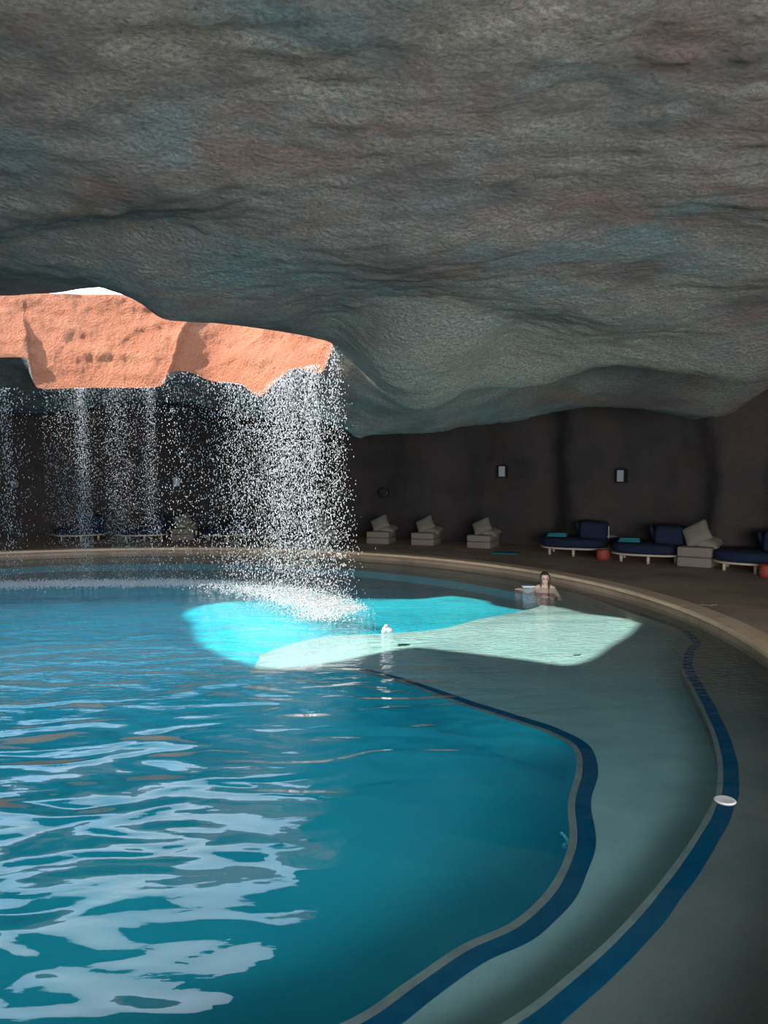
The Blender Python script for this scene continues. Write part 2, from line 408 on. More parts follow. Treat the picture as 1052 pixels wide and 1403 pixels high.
# deck and coping
def annulus(name, r0, r1, prof, m, n=360):
    # prof: list of (dr, z) swept round the pool outline
    V = []; F = []; K = len(prof)
    for k in range(n):
        t = 2 * math.pi * k / n
        for dr, z in prof:
            r = pool_r(t) + dr if dr < 2 else dr + 0 * r1
            V.append((PC.x + r * math.cos(t), PC.y + r * math.sin(t), z))
    for k in range(n):
        a = K * k; b = K * ((k + 1) % n)
        for i in range(K - 1): F.append((a + i, a + i + 1, b + i + 1, b + i))
    o = pyd(name, V, F, m); o['kind'] = 'structure'; return o
annulus('floor', 0, 0, [(.03, Z_BAS), (.03, .09), (.30, .12), (.31, .138), (1.2, .14), (17.5, .14)], M_deck)
cp = annulus('trim_coping', 0, 0, [(.30, .10), (-.02, .085), (-.05, .105), (-.05, .145), (-.03, .16), (.30, .16), (.32, .13)], M_cope)

# ------------------------------------------------------------ ceiling with the round opening
CP = [  # seen at x, y, and metres ahead
 (0,0,3.2),(260,0,3.25),(526,0,3.3),(800,0,3.3),(1052,0,3.2),(0,120,4.0),(260,120,4.1),(526,120,4.1),(800,120,4.1),(1052,120,4.0),
 (0,220,4.9),(200,220,5.0),(400,220,5.0),(600,220,4.9),(850,220,4.9),(1052,220,4.8),(0,320,6.2),(200,320,6.3),(400,330,6.3),(620,320,6.1),(850,320,6.0),(1052,320,5.8),
 (300,400,7.4),(420,420,8.2),(520,400,7.7),(640,400,7.6),(760,400,7.5),(900,390,7.2),(1052,380,6.7),
 (500,440,8.8),(600,415,8.2),(700,450,8.7),(800,455,8.6),(900,430,8.1),(1052,405,7.4),
 (480,520,11.2),(540,500,9.9),(600,490,9.7),(660,500,10.1),(740,490,9.8),(830,470,9.2),(920,465,8.9),(1052,450,8.4),
 (490,600,13.3),(540,560,11.6),(600,550,11.2),(657,531,10.9),(705,527,10.9),(752,522,10.8),(794,507,10.5),(825,498,10.3),(867,498,10.1),(920,504,9.9),(972,511,9.7),(1025,518,9.5),(1052,518,9.3),
 (560,594,13.5),(605,590,13.7),(660,582,13.9),(710,575,14.1),(762,561,14.3),(815,553,14.5),(867,553,14.4),(920,564,14.0),(957,574,13.6),(998,569,12.9),(1030,545,12.4),(1052,524,12.0),
 (600,575,12.7),(660,565,12.9),(720,550,12.9),(780,530,12.9),
 (430,590,15.2),(380,580,16.2),(330,570,16.8),(270,555,17.4),(215,545,17.6),(120,560,17.8),(60,566,17.8),(0,566,17.8),
 (300,540,14.8),(240,525,15.2),(400,550,13.3)]
ctrl = [at_y(*c) for c in CP]
for (x, y, d, dd, up) in [(657,531,10.9,.4,.25),(705,527,10.9,.4,.38),(752,522,10.8,.4,.5),(794,507,10.5,.4,.5),(825,498,10.3,.4,.5),(867,498,10.1,.4,.5),(920,504,9.9,.4,.55),(972,511,9.7,.4,.6),(1025,518,9.5,.4,.65),(1052,518,9.3,.4,.7)]:
    q = at_y(x, y, d); q.y += dd; q.x += dd * (x - 526) / FOC; q.z += up; ctrl.append(q)
for (x, y, d) in [(490,600,13.3),(605,590,13.7),(710,575,14.1),(815,553,14.5),(920,564,14.0),(957,574,13.6),(1030,545,12.4),(430,590,15.2),(330,570,16.8),(215,545,17.6),(60,566,17.8)]:
    q = at_y(x, y, d); q.y += .8; q.x += .8 * (x - 526) / FOC + .15; q.z += .55; ctrl.append(q)
for p in [(-9,2,3.9),(-12,5,3.9),(-15,10,3.9),(-14,15,3.8),(-10,20,3.9),(0,24,3.8),(8,18,4.0),(9,12,4.0),(8,6,3.9),(7,1,4.1),(5,-3,4.2),(0,-3.5,4.3),(-5,-1,4.2),(0,0,4.3),(-3,1.5,4.25),(3,1.5,4.25),(4.8,4,4.0)]:
    ctrl.append(Vector(p))
HOLE = [(0,405,9.1),(40,403,9.0),(80,401,8.8),(110,396,8.6),(150,394,8.4),(180,402,8.3),(205,425,8.2),(225,437,8.2),(260,441,8.3),(300,443,8.6),(350,449,9.2),(400,457,9.8),(430,463,10.3),(455,471,10.8),
 (452,486,11.1),(440,511,11.4),(420,507,11.7),(400,506,12.0),(380,522,12.4),(355,543,13.0),(330,527,13.5),(290,522,14.0),(260,510,14.0),(240,509,13.9),(228,514,13.7),(216,530,13.7),(150,531,13.75),(100,532,13.75),(60,533,13.7),(47,526,13.7),(42,505,13.72),(36,491,13.75),(0,490,13.7),(-60,495,13.5)]
hole = [at_y(*c) for c in HOLE] + [Vector(p) for p in [(-8.5,12.6,4.2),(-8.1,11.2,4.1),(-7.5,9.9,4.1),(-6.6,8.9,4.15),(-5.6,8.7,4.2)]]
hole3 = catmull([tuple(p) for p in hole], 16)
HC = Vector((-4.6, 10.6))
# resample by angle round the middle of the opening
ang = np.array([math.atan2(p.y - HC.y, p.x - HC.x) for p in hole3]); rad = np.array([math.hypot(p.x - HC.x, p.y - HC.y) for p in hole3]); hz = np.array([p.z for p in hole3])
si = np.argsort(ang); ang, rad, hz = ang[si], rad[si], hz[si]
NA = 1080
# denser angles toward what is seen (far and right side)
th = np.linspace(-math.pi, math.pi, NA, endpoint=False)
hr = np.interp(th, ang, rad, period=2 * math.pi); hzz = np.interp(th, ang, hz, period=2 * math.pi)
sx_, sy_ = HC.x + hr * np.cos(th), HC.y + hr * np.sin(th)
for k in range(0, NA, 12): ctrl.append(Vector((sx_[k], sy_[k], hzz[k])))
C = np.array([tuple(c) for c in ctrl])
_, ui = np.unique(C[:, :2].round(2), axis=0, return_index=True); C = C[ui]
D = np.hypot(C[:, None, 0] - C[None, :, 0], C[:, None, 1] - C[None, :, 1])
sm = .05
D = np.sqrt(D ** 2 + sm ** 2) - sm
n_ = len(C); A = np.zeros((n_ + 1, n_ + 1)); A[:n_, :n_] = D - np.eye(n_) * .004; A[:n_, n_] = 1; A[n_, :n_] = 1
wts = np.linalg.solve(A, np.r_[C[:, 2], 0])
def ceil_z(X, Y):
    out = np.full(X.shape, wts[-1])
    for k in range(n_):
        out += wts[k] * (np.sqrt((X - C[k, 0]) ** 2 + (Y - C[k, 1]) ** 2 + sm ** 2) - sm)
    return out
NR = 200
WC = Vector((-5.25, 9.82))
ts = np.linspace(0, 1, NR) ** 1.25
ca, sa = np.cos(th), np.sin(th)
bx, by = HC.x - WC.x, HC.y - WC.y
Rout = 16.8
tt = -(bx * ca + by * sa) + np.sqrt((bx * ca + by * sa) ** 2 - (bx * bx + by * by - Rout ** 2))
RR = hr[None, :] + ts[:, None] * (tt - hr)[None, :]
X = HC.x + RR * ca[None, :]; Y = HC.y + RR * sa[None, :]
Z = ceil_z(X, Y)
def blob(px, py, d, rx, ry, rot, amt, pw=2):
    global Z
    c = at_y(px, py, d); dx = X - c.x; dy = Y - c.y
    u = (dx * math.cos(rot) + dy * math.sin(rot)) / rx; v = (-dx * math.sin(rot) + dy * math.cos(rot)) / ry
    Z = Z + amt * np.exp(-(u * u + v * v) ** pw)
blob(575, 485, 9.7, .95, 1.5, .1, -.30, 3)
blob(690, 470, 9.2, .45, 1.2, .5, .14, 1)
blob(480, 470, 9.6, .35, 1.3, -.2, .12, 1)
blob(870, 430, 8.0, 1.6, .5, .3, -.13, 1)
blob(560, 340, 6.4, 1.3, .8, .2, -.10, 1)
blob(950, 330, 6.0, 1.4, .5, .3, .12, 1)
blob(250, 230, 5.2, 1.8, .45, -.5, -.10, 1)
blob(120, 330, 6.4, 1.6, .4, -.3, .10, 1)
Nz = np.zeros_like(Z)
for i in range(NR):
    for j in range(NA):
        x, y = X[i, j], Y[i, j]
        Nz[i, j] = (.06 * noise.noise(Vector((x * .6 + .4 * y, y * .6 - .3 * x, 3))) + .012 * noise.noise(Vector((x * 1.9 + .6 * y, y * 2.2, 8)))
                    + .022 * noise.noise(Vector((x * 5 + y, y * 6, 1))) + .016 * noise.noise(Vector((x * 11, y * 11, 1))))
Z += Nz * np.clip(ts * 14, 0.12, 1)[:, None]
Z[0] = hzz + Nz[0] * .1
V = np.stack([X, Y, Z], -1).reshape(-1, 3)
F = [(i * NA + j, (i + 1) * NA + j, (i + 1) * NA + (j + 1) % NA, i * NA + (j + 1) % NA) for i in range(NR - 1) for j in range(NA)]
me = bpy.data.meshes.new('ceiling'); me.from_pydata(V.tolist(), [], F); me.update()
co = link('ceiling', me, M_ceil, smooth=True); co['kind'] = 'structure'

# the shaft of the opening: a leaning ring of terracotta plaster up to the roof
NS = 42
farness = 1 / (1 + np.exp(-(sy_ - 10.4) * 2.2)); leftn = 1 / (1 + np.exp((sx_ + 8.5) * 2.5))
rightn = 1 / (1 + np.exp(-(sx_ + 2.6) * 2.5)) * (1 / (1 + np.exp(-(sy_ - 9.4) * 3)))
top = 4.35 + 1.32 * np.maximum(farness, rightn) * (1 - .75 * leftn)
top = np.maximum(top, hzz + .35)
flare = .55 + .75 * farness + .9 * leftn - .25 * rightn
SV = []
for i in range(NS):
    t = i / (NS - 1)
    for j in range(NA):
        z = hzz[j] + (top[j] - hzz[j]) * t
        x0, y0 = sx_[j], sy_[j]
        r = hr[j] + flare[j] * (t ** 1.15)
        env = min(1, t * 6)
        q = Vector((x0 * 1.0, y0, z))
        r += env * (.09 * noise.noise(q * .9) + .09 * noise.noise(Vector((q.x * 2.2, q.y * 2.2, q.z * 3.5))) + .035 * noise.noise(q * 7) + .02 * noise.noise(q * 15))
        SV.append((HC.x + r * ca[j], HC.y + r * sa[j], z))
rim0 = len(SV)
for j in range(NA):                                # roof surface outside the shaft
    SV.append((HC.x + (tt[j] + 1.0) * ca[j], HC.y + (tt[j] + 1.0) * sa[j], max(4.9, top[j] - .2)))
SF = [(i * NA + j, i * NA + (j + 1) % NA, (i + 1) * NA + (j + 1) % NA, (i + 1) * NA + j) for i in range(NS) for j in range(NA)]
me = bpy.data.meshes.new('trim_skylight_shaft'); me.from_pydata(SV, [], SF); me.update()
so = link('trim_skylight_shaft', me, M_shaft, smooth=True); so['kind'] = 'structure'

# ------------------------------------------------------------ walls
def wall(name, a0, a1, n=700, m=90):
    V = []; F = []
    for i in range(m):
        z = .10 + 4.6 * i / (m - 1)
        for k in range(n):
            t = math.radians(a0 + (a1 - a0) * k / (n - 1))
            d = math.degrees(t)
            r = 13.7 + 1.7 * math.exp(-((d - 8) / 24) ** 2)
            # upright folds in the plaster
            for c, w, h in ((27.5, 1.9, -.40), (14, 1.5, .35), (11.2, .9, -.35), (24.5, 1.5, .25), (45.9, 2.2, .22), (42.0, 2.4, -.30), (56, 3, .12), (70, 4, .2), (95, 5, .2)):
                cc = c + .7 * math.sin(z * 1.3 + c)
                r += h * math.exp(-((d - cc) / w) ** 2)
            q = Vector((math.cos(t) * 13, math.sin(t) * 13, z * .8))
            r += .22 * noise.noise(q * .45) + .06 * noise.noise(q * 1.6) + .025 * noise.noise(q * 4)
            r -= .35 * max(0, (z - 2.9) / 2.0) ** 2
            r -= .12 * math.exp(-(z - .1) / .25)
            V.append((WC.x + r * math.cos(t), WC.y + r * math.sin(t), z))
    for i in range(m - 1):
        for k in range(n - 1):
            F.append((i * n + k, i * n + k + 1, (i + 1) * n + k + 1, (i + 1) * n + k))
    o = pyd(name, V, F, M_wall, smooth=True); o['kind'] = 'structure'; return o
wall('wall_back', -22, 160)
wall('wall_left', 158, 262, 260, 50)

# ------------------------------------------------------------ falling water
OCT = np.array([(1,0,0),(-1,0,0),(0,1,0),(0,-1,0),(0,0,1),(0,0,-1)], float)
OF = np.array([(0,2,4),(2,1,4),(1,3,4),(3,0,4),(2,0,5),(1,2,5),(3,1,5),(0,3,5)])
def drops(name, P, R, ELONG, m, label, cat, group=None):
    n = len(P)
    Vv = (OCT[None] * np.stack([R, R, R * ELONG], 1)[:, None, :] + P[:, None, :]).reshape(-1, 3)
    Ff = (OF[None] + 6 * np.arange(n)[:, None, None]).reshape(-1, 3)
    me = bpy.data.meshes.new(name); me.from_pydata(Vv.tolist(), [], Ff.tolist()); me.update()
    return tag(link(name, me, m, smooth=True), label, cat, group, 'stuff')
def lip(px, path):                                # a point of the rim line by its x in the photo
    xs = [p[0] for p in path]; return np.interp(px, xs, [p[1] for p in path]), np.interp(px, xs, [p[2] for p in path])
FAR = [(-60,531,13.7),(60,533,13.7),(216,530,13.7),(228,514,13.7),(260,510,14.0),(290,522,14.0),(330,527,13.5),(355,540,13.0),(380,520,12.4),(400,507,12.0),(440,500,11.4),(455,474,10.9)]
def curtain(name, n, px_fn, r0, r1, spread, label, zlo=0.0, pw=1.0):
    P = np.zeros((n, 3)); R = np.exp(RNG.uniform(math.log(r0), math.log(r1), n))
    for k in range(n):
        px = px_fn(); y, d = lip(px, FAR); q = at_y(px, y, d)
        u = RNG.random() ** 1.2                    # 0 at the lip, 1 at the water
        z = q.z * (1 - u) + zlo * u
        s = spread * (.25 + u)
        P[k] = (q.x + RNG.normal() * s + .04 * u, q.y + RNG.normal() * s * 1.3 - .05, z)
    return drops(name, P, R, RNG.uniform(1.2, 3.4, n), M_drop, label, 'falling water', None)
def cols(cs):
    w = np.array([c[2] for c in cs], float); w /= w.sum()
    def f():
        c = cs[RNG.choice(len(cs), p=w)]
        return RNG.normal(c[0], c[1])
    return f
curtain('water_curtain', 19000, cols([(405, 22, 5), (428, 5, 2.2), (385, 12, 2.5), (360, 25, 3), (330, 20, 1.6), (445, 8, .7)]), .0028, .0082, .15,
        'dense curtain of falling drops at the right end of the skylight')
curtain('water_curtain', 12500, cols([(112, 5, 3.2), (108, 16, 1.8), (156, 8, 1.8), (172, 6, 1), (206, 5, 2), (195, 12, 1.2), (140, 40, 3), (62, 2, .35), (80, 10, .9)]), .0022, .0055, .05,
        'fine veil of falling drops in separate columns below the left orange lobe')
curtain('water_curtain', 2600, lambda: RNG.uniform(222, 330), .0035, .0085, .10, 'thin scatter of falling drops between the fine veil and the dense curtain')
curtain('water_curtain', 1600, cols([(8, 6, 3), (28, 12, 1), (-20, 15, 2)]), .0035, .0075, .05, 'thin scatter of falling drops at the far left edge of the photo')
# drops from the near corner of the opening
n = 1300; P = np.zeros((n, 3)); tip = at_y(455, 474, 10.9)
for k in range(n):
    u = RNG.random(); w = RNG.choice([0, .14, .30])
    P[k] = (tip.x + w * (.25 + .75 * u) + RNG.normal() * (.04 + .05 * u), tip.y + RNG.normal() * .08, tip.z * (1 - u))
drops('water_curtain', P, np.exp(RNG.uniform(math.log(.0035), math.log(.0085), n)), RNG.uniform(1.2, 3, n), M_drop,
      'sparse strings of drops falling off the right corner of the skylight', 'falling water')
# foam where it lands
def foam(name, n, pts, label, r0=.004, r1=.014):
    # pts: (x, y, sx px, sy px, weight) seen on the water
    w = np.array([p[4] for p in pts], float); w /= w.sum(); P = np.zeros((n, 3))
    idx = RNG.choice(len(pts), n, p=w)
    for k in range(n):
        p = pts[idx[k]]
        q = at_z(p[0] + RNG.normal() * p[2], max(770, p[1] + RNG.normal() * p[3]), 0)
        P[k] = (q.x, q.y, abs(RNG.normal()) * .018)
    R = np.exp(RNG.uniform(math.log(r0), math.log(r1), n))
    return drops(name, P, R, RNG.uniform(.4, 1.1, n), M_foam, label, 'foam')
foam('water_foam', 12000, [(445, 829, 20, 5, 3), (415, 821, 25, 5, 3), (385, 813, 28, 5, 2), (440, 842, 20, 5, 1.6), (480, 834, 10, 2, .7), (350, 808, 28, 4, 1.2), (400, 830, 30, 8, .5)],
     'pale pink-white patch of foam below the dense curtain of drops')
foam('water_foam', 9000, [(x, 800 + (2 if x < 60 else 0) - (.5 if x > 150 else 0), 24, 2.6, 1 if x < 270 else .6) for x in range(-20, 330, 20)],
     'long thin line of foam where the fine veil lands on the water', .005, .016)

# ------------------------------------------------------------ loungers and seats on the deck
DZ = .14
def on_deck(px, py): p = at_z(px, py, DZ); return p
def make_daybed(label, loc, rz, first=True):
    t = thing('daybed', label, 'daybed', loc, rz, 'round navy daybeds round the pool'); t.scale = (.91, .91, .95)
    bm = bmesh.new()                              # rounded teak platform, front toward -y
    def outline(rx, ry, n=48, e=3.0):
        return [(rx * abs(math.cos(a)) ** (2 / e) * (1 if math.cos(a) >= 0 else -1), ry * abs(math.sin(a)) ** (2 / e) * (1 if math.sin(a) >= 0 else -1)) for a in (2 * math.pi * k / n for k in range(n))]
    def slab(bm, rx, ry, z0, z1, rnd, e=3.0):
        prof = [(-rnd, z0), (-rnd * .3, z0 + rnd * .3), (0, z0 + rnd), (0, z1 - rnd), (-rnd * .3, z1 - rnd * .3), (-rnd, z1)]
        rings = []
        for d, z in prof: rings.append([bm.verts.new((x, y, z)) for x, y in outline(rx + d, ry + d, e=e)])
        for A, B in zip(rings, rings[1:]):
            for k in range(len(A)): bm.faces.new((A[k], A[(k + 1) % len(A)], B[(k + 1) % len(A)], B[k]))
        bm.faces.new(rings[0]); bm.faces.new(rings[-1])
    slab(bm, .90, .78, .17, .215, .012, 2.6); bmo('platform', bm, M_wood, t)
    bm = bmesh.new(); slab(bm, .86, .73, .216, .42, .06, 2.8); bmo('mattress', bm, M_navy, t, True)
    bm = bmesh.new(); add_box(bm, (.48, .06, .63), (.68, .95, .42), Matrix.Rotation(.06, 3, 'Y'), .09, 4); bmo('back_cushion', bm, M_navy, t, True)
    bm = bmesh.new(); cushion(bm, .5, .5, .16, Matrix.Translation((.12, .1, .60)) @ Matrix.Rotation(1.15, 4, 'Y')); bmo('pillow', bm, M_navy, t, True)
    for x, y in ((-.62, -.42), (.02, -.70), (.62, -.42), (-.62, .42), (.62, .42)):
        bm = bmesh.new(); add_tube(bm, (x, y, 0), (x, y, .172), .036, .042); bmo('leg', bm, M_wood, t, True)
    return t
def face_cam(p): return math.atan2(p.x, p.y)      # turn so that the front looks at the pool
def bed_loc(px, py):
    p = on_deck(px, py); d = Vector((p.x, p.y, 0)).normalized(); return Vector((p.x, p.y, DZ)) + d * .70
B = [(788, 763, -.10, 'navy round daybed with teal towel, left of the red pot, farthest of the right-hand three'),
     (889, 773, -.06, 'navy round daybed with a teal towel, between the red pot and the beige lounge seat'),
     (1036, 787, -.05, 'navy round daybed cut off by the right edge of the photo'),
     (110, 742, 0, 'dark navy daybed seen through the fine veil of drops, farther left of the two'),
     (197, 742, 0, 'dark navy daybed seen through the fine veil of drops, just left of a beige seat'),
     (310, 742, 0, 'dark navy daybed seen through the dense curtain of drops')]
bed0 = None; bedlocs = []
for px, py, a, lab in B:
    loc = bed_loc(px, py); rz = -face_cam(loc) + a; bedlocs.append((loc, rz))
    if bed0 is None: bed0 = make_daybed(lab, loc, rz)
    else:
        b_ = dup(bed0, loc, rz, lab)
        if px < 400: b_.scale = (.8, .8, .85)
def make_seat(label, loc, rz):
    t = thing('lounge_seat', label, 'lounge seat', loc, rz, 'beige block lounge seats round the pool'); t.scale = (.97, .95, .86)
    for z in (.105, .305):
        bm = bmesh.new(); add_box(bm, (0, .42, z), (.66, .84, .196), None, .035, 3); bmo('seat_block', bm, M_cream, t, True)
    bm = bmesh.new(); cushion(bm, .62, .62, .24, Matrix.Translation((.10, .60, .485)) @ Matrix.Rotation(.22, 4, 'Y') @ Matrix.Rotation(.18, 4, 'X')); bmo('cushion', bm, M_pillow, t, True)
    bm = bmesh.new(); cushion(bm, .56, .50, .19, Matrix.Translation((-.05, .44, .645)) @ Matrix.Rotation(-.50, 4, 'Y') @ Matrix.Rotation(.98, 4, 'X')); bmo('cushion', bm, M_pillow, t, True)
    return t
Q = [(517, 746, -.28, 'beige lounge seat with two cushions below the round wall fixture, right of the drops'),
     (578, 748, -.30, 'beige lounge seat with two cushions, middle of three in a row by the wall'),
     (655, 752, -.33, 'beige block lounge seat with two cushions, nearest the teal towel on the deck'),
     (950, 778, -.22, 'large beige block lounge seat with a tilted cushion, between two navy daybeds at right'),
     (250, 741, -.15, 'beige block lounge seat below the lit wall lantern, left of the dense curtain of drops'),
     (448, 743, .2, 'beige block lounge seat half hidden behind the right side of the dense curtain')]
seat0 = None
for px, py, a, lab in Q:
    p = on_deck(px, py); loc = (p.x, p.y, DZ); rz = -face_cam(p) + a
    if seat0 is None: seat0 = make_seat(lab, loc, rz)
    else:
        c_ = dup(seat0, loc, rz, lab)
        if px > 900: c_.scale = (1.03, .95, 1.05)

# teal towels
def towel(name, label, loc, rz, sx, sy, h=.05, mm=None):
    bm = bmesh.new()
    for k in range(3):
        add_box(bm, (.006 * k, .004 * k, h * (k + .5) / 3), (sx - .02 * k, sy - .015 * k, h / 3 * .96), Matrix.Rotation(.03 * k, 3, 'Z'), h * .12, 2)
    o = bmo(name, bm, M_teal, None, True); o.location = loc; o.rotation_euler = (0, 0, rz); tag(o, label, 'towel')
for (loc, rz), lab in zip(bedlocs[:2], ('folded teal towel on the daybed behind the red pot', 'folded teal towel on the daybed beside the beige lounge seat')):
    q = loc + Matrix.Rotation(rz, 3, 'Z') @ Vector((-.42, -.12, .422)); towel('towel', lab, q, rz, .46, .34, .09)
p = on_deck(692, 758); towel('towel', 'flat teal towel lying on the deck near the pool rim', (p.x, p.y, DZ), -.4, .62, .45, .02)

# side tables and pots
def make_table(label, loc):
    t = thing('side_table', label, 'side table', loc, .3, 'thin pale side tables')
    bm = bmesh.new(); lathe(bm, [(.21, .43), (.225, .437), (.225, .445), (.205, .447), (.2, .44)], 28); bmo('table_top', bm, M_white, t)
    bm = bmesh.new(); add_tube(bm, (0, 0, .01), (0, 0, .66), .012); g = bmesh.ops.create_uvsphere(bm, u_segments=10, v_segments=8, radius=.02); bmesh.ops.translate(bm, verts=g['verts'], vec=(0, 0, .66)); bmo('pole', bm, M_white, t)
    for k in range(3):
        a = 2 * math.pi * k / 3; bm = bmesh.new(); add_tube(bm, (0, 0, .22), (.17 * math.cos(a), .17 * math.sin(a), .005), .008); bmo('leg', bm, M_white, t)
    return t
p = on_deck(835, 760); q = on_deck(936, 766)
tb = make_table('thin pale side table with upright pole, behind the red pot', Vector((p.x, p.y + .1, DZ)))
d2 = dup(tb, Vector((q.x, q.y + .1, DZ)), .1, 'thin pale side table with upright pole, behind the beige lounge seat at right')
def make_pot(label, loc):
    t = thing('plant_pot', label, 'pot', loc, 0, 'red pots beside the daybeds')
    bm = bmesh.new(); lathe(bm, [(.10, 0), (.135, .01), (.155, .09), (.15, .17), (.135, .215), (.145, .225), (.145, .235), (.12, .235), (.115, .19), (.02, .185)], 28); bmo('pot', bm, M_terra, t, True)
    bm = bmesh.new(); lathe(bm, [(.05, .185), (.113, .19), (.10, .215), (.01, .228)], 20); bmo('lid', bm, M_terra, t, True)
    return t
p = on_deck(826, 767); pot = make_pot('terracotta red pot between the two navy daybeds', Vector((p.x, p.y, DZ)))
p = on_deck(1051, 791); dup(pot, Vector((p.x, p.y, DZ)), 0, 'terracotta red pot cut off by the right edge of the photo')

# wall lanterns and round fixtures
def wall_hit(px, py):
    # where the line of sight meets the wall
    dg = bpy.context.evaluated_depsgraph_get()
    w = bpy.data.objects['wall_back']
    ok, loc, nrm, _ = w.ray_cast(Vector((0, 0, CAMH)), ray(px, py).normalized())
    if not ok: loc = at_y(px, py, 22)
    n = Vector((WC.x - loc.x, WC.y - loc.y, 0)).normalized()
    return loc, n
bpy.context.view_layer.update()
def make_lantern(label, loc, rz):
    t = thing('wall_lantern', label, 'wall lantern', loc, rz, 'black lanterns on the cave wall')
    bm = bmesh.new()
    for x, z, sx, sz in ((-.115, 0, .03, .34), (.115, 0, .03, .34), (0, .157, .26, .03), (0, -.157, .26, .03)):
        add_box(bm, (x, -.09, z), (sx, .12, sz), None, .004)
    add_box(bm, (0, -.02, 0), (.24, .03, .32)); bmo('frame', bm, M_black, t)
    bm = bmesh.new(); add_box(bm, (0, -.09, 0), (.205, .09, .285), None, .01); bmo('pane', bm, M_pane, t)
    bm = bmesh.new(); add_tube(bm, (0, .04, .19), (0, -.09, .19), .012); add_tube(bm, (0, -.09, .19), (0, -.09, .165), .02); bmo('bracket', bm, M_black, t)
    return t
L0 = None
for px, py, lab in [(692, 646, 'black framed wall lantern above the beige seats, left of the plaster fold'),
                    (856, 652, 'black framed wall lantern above the navy daybeds'),
                    (243, 660, 'dim wall lantern seen beside the drops above a beige seat')]:
    loc, nr = wall_hit(px, py); loc = loc + nr * .05; rz = math.atan2(nr.y, nr.x) + math.pi / 2
    if L0 is None: L0 = make_lantern(lab, loc, rz)
    else: dup(L0, loc, rz, lab)
R0 = None
for px, py, lab in [(528, 675, 'round dark wall fixture right of the dense curtain of drops'), (20, 663, 'round dark wall fixture behind the drops at far left')]:
    loc, nr = wall_hit(px, py); rz = math.atan2(nr.y, nr.x) + math.pi / 2
    if R0 is None:
        R0 = thing('wall_fixture', lab, 'wall fixture', loc + nr * .04, rz, 'round dark fixtures on the cave wall')
        for nm, prof in (('housing', [(.05, .06), (.13, .03), (.15, -.05), (.145, -.11), (.12, -.13), (.02, -.13)]), ('rim', [(.115, -.125), (.15, -.125), (.155, -.15), (.12, -.15)])):
            bm = bmesh.new(); lathe(bm, prof, 28); bmesh.ops.rotate(bm, verts=bm.verts, cent=(0, 0, 0), matrix=Matrix.Rotation(-math.pi / 2, 3, 'X'))
            o = bmo(nm, bm, M_black, R0, True)
    else: dup(R0, loc + nr * .04, rz, lab)

# ------------------------------------------------------------ small things in and by the pool
p = at_z(993, 1097, .0)
t = thing('floating_disc', 'small pale round disc floating above the outer blue mosaic line', 'disc', (p.x, p.y, .0), .2)
bm = bmesh.new(); lathe(bm, [(.045, -.008), (.062, -.006), (.068, .003), (.062, .010), (.052, .008)], 32); bmo('rim', bm, M_grey, t, True)
bm = bmesh.new(); lathe(bm, [(.001, .003), (.02, .008), (.05, .006), (.05, -.004), (.001, -.004)], 32); bmo('cap', bm, M_grey, t, True)
p = at_z(530, 865, 0)
bm = bmesh.new()
for k in range(40):
    a, rr = random.random() * 6.28, random.random() ** .6 * .07
    g = bmesh.ops.create_icosphere(bm, subdivisions=1, radius=random.uniform(.012, .032)); bmesh.ops.translate(bm, verts=g['verts'], vec=(rr * math.cos(a), rr * math.sin(a), max(0, .08 - rr) * random.uniform(.2, 1.1)))
o = bmo('bubbling_jet', bm, M_foam, None, True); o.location = p; tag(o, 'small white bubbling dome of water at the edge of the sunlit tongue', 'water jet')
p = at_z(790, 899, .0)
bm = bmesh.new()
V_ = [(-.05, 0, .004), (-.02, .016, .012), (.03, .014, .010), (.06, 0, .022), (.03, -.014, .008), (-.02, -.016, .006)]
f = bm.faces.new([bm.verts.new(v) for v in V_]); g = bmesh.ops.extrude_face_region(bm, geom=[f]); bmesh.ops.translate(bm, verts=[v for v in g['geom'] if isinstance(v, bmesh.types.BMVert)], vec=(0, 0, .003))
o = bmo('floating_leaf', bm, plain('dry_leaf', (.10, .13, .09), .7)); o.location = p; tag(o, 'tiny dark leaf floating on the sunlit shallow water', 'leaf')
# painted mark on the deck: three short pale strokes
p = at_z(968, 829, .141)
bm = bmesh.new()
for x, y, r_, L in ((-.10, 0, .5, .16), (-.02, .02, -.3, .12), (.07, -.01, .9, .15), (.12, .02, .1, .10)):
    add_box(bm, (x, y, .0), (L, .016, .002), Matrix.Rotation(r_, 3, 'Z'))
o = bmo('deck_marking', bm, plain('white_paint', (.62, .58, .52), .6)); o.location = p; tag(o, 'small worn white painted mark on the deck beside the tan coping', 'marking')
# pale fitting on the wall of the deep basin
t = thing('pool_light', 'pale curved light fitting on the wall of the deep basin', 'pool light', at_z(776, 1150, -.30))
bm = bmesh.new()
pp = [Vector((-.012, .085, .0)), Vector((-.002, .05, .0)), Vector((.004, 0, 0)), Vector((0, -.05, 0)), Vector((-.02, -.075, 0))]
for a, b in zip(pp, pp[1:]): add_tube(bm, a, b, .010)
M_pale = plain('pale_cyan_plastic', (.25, .70, .78), .4)
bmo('tube', bm, M_pale, t, True)
bm = bmesh.new(); g = bmesh.ops.create_uvsphere(bm, u_segments=14, v_segments=10, radius=.018); bmesh.ops.translate(bm, verts=g['verts'], vec=(-.03, -.085, 0)); bmo('end_cap', bm, M_pale, t, True)

